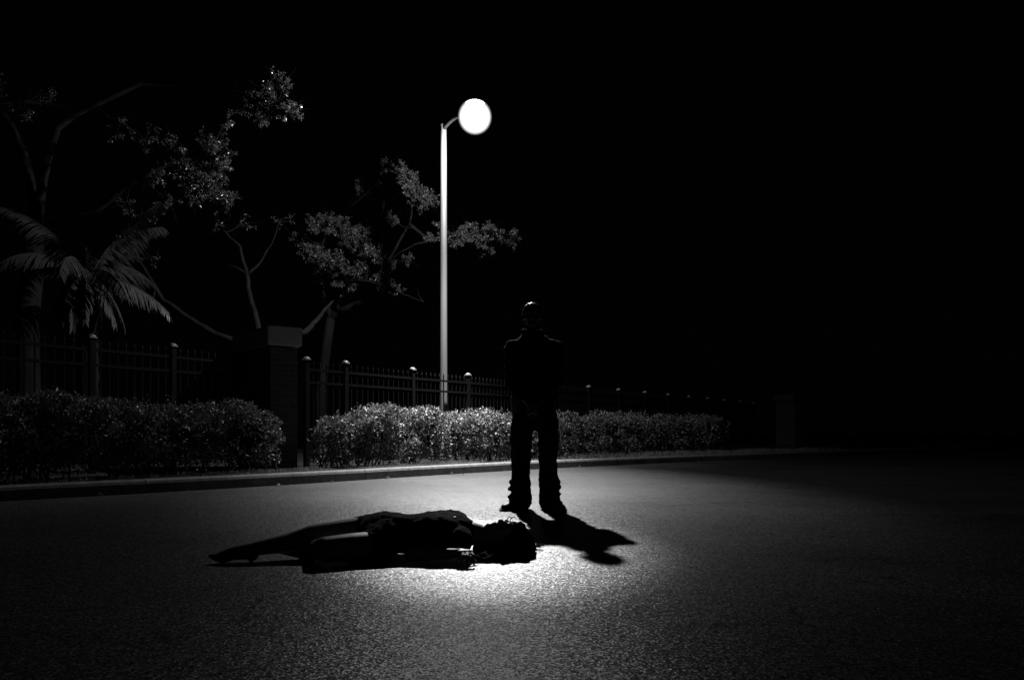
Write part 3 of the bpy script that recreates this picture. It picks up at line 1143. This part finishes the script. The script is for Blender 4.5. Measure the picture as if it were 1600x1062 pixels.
hand(bl, V((-.085, -.19, .945)), V((-.045, -.215, .885)), V((-.012, -.222, .852)), V((.75, 0, .5)).normalized(), V((0, -1, 0)),
     [V((.030, -.222, .848)), V((.022, -.226, .832)), V((.010, -.226, .818)), V((-.004, -.222, .808))], V((.012, -.232, .892)))
hand(bl, V((.045, -.20, .945)), V((.012, -.250, .885)), V((-.020, -.262, .850)), V((.75, 0, -.5)).normalized(), V((0, -1, 0)),
     [V((-.052, -.250, .805)), V((-.064, -.248, .820)), V((-.072, -.246, .838)), V((-.074, -.244, .856))], V((-.036, -.262, .900)))
bl.build('body', M['skin_dark'], man, .0055, 3)
# short hair
bl = Blob()
bl.ell(hc + V((0, .020, .030)), (.083, .094, .088))
bl.ell(hc + V((0, .060, -.02)), (.070, .056, .07))
hair = bl.build('hair', M['short_hair'], man, .007, 3, (.004, 60, lambda c: 1))
# jacket with a stand-up collar
bl = Blob()
bl.cap((-.19, .02, 1.425), .072, (.168, .02, 1.425), .072)
bl.cap((-.10, .015, 1.465), .06, (.08, .015, 1.465), .06)
bl.chain([((-.015, .01, 1.36), .155), ((-.012, .01, 1.20), .150), ((-.01, .0, 1.02), .152), ((-.005, 0, .97), .158)], (1.24, .86, 1))
bl.chain([((-.006, 0, 1.0), .158), ((-.006, 0, .88), .160)], (1.27, .84, .6))
for k in range(18):                                                # collar ring
    t = 2 * math.pi * k / 18
    bl.cap((hx * .8 + .088 * math.cos(t), .012 + .080 * math.sin(t), 1.50), .022, (hx * .8 + .086 * math.cos(t), .010 + .078 * math.sin(t), 1.565 + .012 * math.sin(t)), .015)
for sh, el, wr in ((V((-.195, .02, 1.415)), V((-.212, .03, 1.12)), V((-.105, -.16, .975))), (V((.175, .02, 1.415)), V((.190, .03, 1.12)), V((.068, -.17, .975)))):
    bl.chain([(sh, .070), (el, .058), (wr, .044)])
    for t in (.35, .6, .85):
        bl.ell(sh.lerp(el, t), (.066, .066, .03))
    bl.ell(wr, (.047, .047, .030))
bl.build('jacket', M['cloth_dark'], man, .008, 4, (.012, 9, lambda c: 1))
# baggy trousers, bunched over the shoes
bl = Blob()
bl.chain([((-.005, 0, .92), .150), ((-.005, 0, .84), .158)], (1.24, .80, 1))
for sx, xs in ((-1, (-.108, -.118, -.122, -.126, -.122)), (1, (.104, .116, .118, .124, .130))):
    zs = (.80, .62, .40, .20, .07)
    rs = (.098, .094, .083, .088, .096)
    bl.chain([((xs[k], -.01 if k < 2 else .01, zs[k]), rs[k]) for k in range(5)], (1, 1.02, 1))
    for z, out, r in ((.245, .020, .080), (.185, .036, .078), (.125, .026, .088), (.065, .030, .092), (.03, .012, .096)):
        bl.ell((xs[3] + sx * out, .005, z), (r, r * 1.05, .034), Matrix.Rotation(sx * R(random.uniform(-14, 14)), 3, 'Y'))
bl.build('trousers', M['trouser_cloth'], man, .0075, 2, (.012, 11, lambda c: 1.0 + 1.2 * max(0, .3 - c.z)))
for sx, hl, toe in ((-1, V((-.128, .05, .04)), V((-.262, -.135, .03))), (1, V((.135, .05, .04)), V((.225, -.185, .03)))):
    bl = Blob()
    d = (toe - hl).normalized()
    bl.chain([(hl, .042), (hl.lerp(toe, .5) + V((0, 0, .018)), .046), (hl.lerp(toe, .85), .044), (toe, .036)], (1, 1, .85))
    bl.ell(hl + V((0, 0, .05)), (.042, .048, .05))
    # sole
    for k in range(9):
        q = hl.lerp(toe, -.06 + 1.12 * k / 8)
        bl.ell((q.x, q.y, .012), (.045, .045, .012))
    bl.build('shoe', M['leather'], man, .007, 2)

# --- lying woman, on her back, head to the right, near knee bent out towards the camera
lie = empty('person', (-0.55, 4.05, 0), 'person lying on the road in dark dress and heels, hair spread out', 'person')
O = V((-0.55, 4.05, 0))
G = lambda px, Y, z: gx(px, Y, z) - O
hipF, hipN = G(603, 4.14, .125), G(603, 3.97, .105)
kneF, ankF = G(488, 3.99, .118), G(388, 3.84, .062)
kneN = G(507, 3.74, .082)
ankN = V((kneN.x - .17, kneN.y + .32, .040))
shF, shN = G(710, 4.18, .158), G(716, 3.94, .095)
bl = Blob()
head = G(791, 4.09, .100)
rot = Matrix.Rotation(R(32), 3, 'X')                                # face up, turned to the camera
hd = lambda x, y, z: head + rot @ V((x, y, z))                       # x towards the crown, y away, z out of the face
bl.ell(hd(.012, 0, -.008), (.098, .075, .090), rot)
bl.ell(hd(-.045, 0, .034), (.062, .057, .055), rot)
bl.ell(hd(-.092, 0, .052), (.030, .034, .033), rot)
bl.ell(hd(.020, 0, .076), (.012, .048, .014), rot)
bl.cap(hd(.0, 0, .086), .009, hd(-.034, 0, .104), .013)
bl.ell(hd(-.036, .010, .094), .009)
bl.ell(hd(-.036, -.010, .094), .009)
bl.ell(hd(-.062, 0, .086), (.006, .021, .009), rot)
bl.ell(hd(-.071, 0, .084), (.006, .018, .009), rot)
for s_ in (-1, 1):
    bl.ell(hd(.0, s_ * .030, .082), (.009, .013, .009), rot)
    bl.ell(hd(-.03, s_ * .038, .070), (.018, .020, .016), rot)
    bl.ell(hd(-.01, s_ * .076, .0), (.028, .009, .018), rot)
nk = G(752, 4.08, .105)
bl.chain([(head + V((-.05, 0, -.01)), .058), (nk, .058), (G(735, 4.07, .115), .066)])
bl.cap(shF + V((.01, 0, 0)), .058, shN + V((.01, 0, 0)), .058)
bl.chain([(G(705, 4.07, .130), .095), (G(670, 4.06, .120), .105), (G(640, 4.05, .110), .092), (G(605, 4.055, .118), .105)], (1, 1.25, 1))
bl.ell(G(690, 4.12, .195), (.06, .058, .045))
bl.ell(G(690, 3.99, .180), (.06, .058, .045))
bl.chain([(hipF, .102), (hipF.lerp(kneF, .5), .078), (kneF, .055), (kneF.lerp(ankF, .35) + V((0, 0, -.012)), .052), (ankF, .034)])
thN = hipN + V((-.03, -.07, -.036))
bl.cap(hipN, .095, thN, .088)
bl.chain([(thN, .086), (thN.lerp(kneN, .5), .077), (kneN, .063), (kneN.lerp(ankN, .35), .050), (ankN, .033)])
toeF = G(338, 3.80, .030)
heelF = ankF + V((.02, 0, -.020))
bl.chain([(ankF, .034), (ankF.lerp(toeF, .5) + V((0, 0, .004)), .031), (toeF.lerp(ankF, .12), .024)])
bl.ell(heelF, (.030, .028, .028))
toeN = ankN + V((-.16, .12, -.008))
bl.chain([(ankN, .033), (ankN.lerp(toeN, .5), .030), (toeN, .022)])
# arms
elN, wrN = G(642, 3.80, .045), G(712, 3.76, .058)
bl.chain([(shN, .050), (elN, .036), (wrN, .025)])
elF, wrF = G(652, 4.36, .050), G(596, 4.42, .035)
bl.chain([(shF, .050), (elF, .036), (wrF, .025)])
kn = G(727, 3.725, .070)
pc = G(721, 3.745, .066)
hand(bl, wrN, pc, kn, V((.96, .28, 0)).normalized(), V((.1, -.4, .9)).normalized(),
     [G(714, 3.682, .009), G(721, 3.656, .009), G(731, 3.652, .009), G(741, 3.672, .009)], G(744, 3.752, .012))
pf = wrF + V((-.06, .01, -.005))
hand(bl, wrF, pf, pf + V((-.035, 0, .004)), V((.1, .99, 0)).normalized(), V((0, 0, 1)),
     [pf + V((-.10, -.04, -.012)), pf + V((-.112, -.012, -.012)), pf + V((-.108, .014, -.012)), pf + V((-.09, .038, -.012))], pf + V((-.03, -.06, -.012)))
bl.build('body', M['skin'], lie, .0055, 3)
# short dress
bl = Blob()
bl.cap(shF + V((.008, 0, .002)), .072, shN + V((.008, 0, .002)), .072)
bl.cap(shN, .062, shN.lerp(elN, .45), .054)
bl.cap(shF, .062, shF.lerp(elF, .45), .054)
bl.chain([(G(718, 4.07, .120), .096), (G(700, 4.07, .126), .105), (G(670, 4.06, .122), .115), (G(640, 4.05, .118), .104), (G(605, 4.055, .122), .116), (G(592, 4.05, .118), .116)], (1, 1.28, 1))
bl.ell(G(688, 4.12, .190), (.085, .075, .050))
bl.cap(G(672, 4.13, .150), .082, shF + V((-.02, 0, .004)), .074)
bl.ell(G(688, 3.99, .176), (.085, .072, .050))
bl.cap(hipF, .108, hipF.lerp(kneF, .34), .088)
bl.cap(hipN, .105, thN.lerp(kneN, .08), .096)
bl.cap(hipF.lerp(kneF, .2), .09, hipN.lerp(kneN, .14), .09)
bl.build('dress', M['dress_cloth'], lie, .0075, 3, (.0045, 26, lambda c: 1))
# heeled shoes: closed toe, sole, block heel
for an, to, side in ((ankF, toeF, 0), (ankN, toeN, 1)):
    bl = Blob()
    d = (to - an).normalized()
    hl = an + V((.028, 0, -.030))
    bl.chain([(hl, .026), (an.lerp(to, .45) + V((0, 0, -.016)), .024), (an.lerp(to, .78) + V((0, 0, -.012)), .031), (to, .024), (to + d * .030 + V((0, 0, .014)), .011)], (1, 1.1, .8))
    bl.ell(hl + V((0, 0, .012)), (.030, .030, .032))
    bl.cap(hl + V((.0, 0, -.008)), .019, V((hl.x - .012, hl.y - .004, .010)), .013)
    bl.build('shoe', M['leather'], lie, .006, 2)
# hair: a cap and loose locks spread over the asphalt beyond the crown
bl = Blob()
bl.ell(hd(.030, 0, -.014), (.100, .084, .092), rot)
bl.ell(hd(.045, 0, -.03), (.095, .09, .07), rot)
rng = random.Random(23)
for k in range(30):                                                 # hair lying under the neck and in front of the face
    x_ = G(rng.uniform(738, 805), 3.95, 0).x
    y_ = rng.uniform(-.25, -.02)
    bl.chain([(head + V((.02, rng.uniform(-.07, .03), -.03)), .030), (V((head.x * .5 + x_ * .5 + .02, y_ * .6, .035)), .026), (V((x_, y_, .012)), .014)])
bl.ell(G(754, 4.05, .034), (.055, .12, .042))
bl.ell(G(758, 3.93, .016), (.058, .09, .026))
for k in range(40):                                                 # hair swept back from the crown, pooled on the asphalt
    a = rng.uniform(-1.0, 1.0)
    st = head + V((.075, .07 * a, rng.uniform(-.04, .055)))
    e = G(rng.uniform(812, 837), 4.13 + .14 * a, .012)
    mid = st.lerp(e, .5) + V((.016, 0, .012))
    bl.chain([(st, .030), (mid, .026), (e, .011)])
hairo = bl.build('hair', M['hair'], lie, .006, 2, (.006, 45, lambda c: 1))
mb = MB()                                                            # stray strands
for k in range(16):
    e = G(836, 4.26 + rng.uniform(-.05, .03), .012)
    L = rng.uniform(.03, .075)
    b_ = rng.uniform(-.7, .7)
    p1 = e + V((L * .5, L * .5 * b_, rng.uniform(.0, .02)))
    p2 = p1 + V((L * .5, -L * .3 * b_, rng.uniform(-.008, .008)))
    p2.z = max(p2.z, .004)
    mb.tube([e - V((.10, 0, -.004)), e, e.lerp(p1, .5) + V((0, 0, .004)), p1, p1.lerp(p2, .5) + V((0, 0, .003)), p2], [.003, .003, .0028, .0024, .0018, .001], 4)
for k in range(2):                                                   # flyaway curl on top
    st = G(792 + k * 4, 4.10, .165)
    hgt, wd = rng.uniform(.020, .034), rng.uniform(.03, .05)
    mb.tube([st + V((wd * (q / 8) ** 1.2, .01 * q / 8, .012 + hgt * math.sin(q / 8 * math.pi * .95))) for q in range(9)],
            [.0028, .0028, .0027, .0026, .0024, .0022, .002, .0016, .001], 5)
mb.build('loose_hair', M['hair'], hairo, True)

# ------------------------------------------------------------------ night, camera, output
w = bpy.data.worlds.new('World')
scene.world = w
w.use_nodes = True
bg = w.node_tree.nodes['Background']
bg.inputs['Color'].default_value = (1, 1, 1, 1)
bg.inputs['Strength'].default_value = 0.0004

cam = bpy.data.cameras.new('camera')
co = bpy.data.objects.new('camera', cam)
col.objects.link(co)
co.location = (0, 0, CAM_H)
co.rotation_euler = (R(90), 0, 0)
cam.sensor_width = 36
cam.lens = 36 * FPX / 1600
cam.shift_y = (HOR - 531) / 1600
cam.clip_end = 1000
cam.clip_start = 0.05
scene.camera = co

scene.view_settings.view_transform = 'Standard'
scene.view_settings.look = 'None'
scene.view_settings.exposure = 0
scene.view_settings.gamma = 1
scene.cycles.max_bounces = 4
scene.cycles.use_adaptive_sampling = True
scene.cycles.adaptive_threshold = 0.015
scene.cycles.transparent_max_bounces = 8
scene.cycles.sample_clamp_indirect = 3
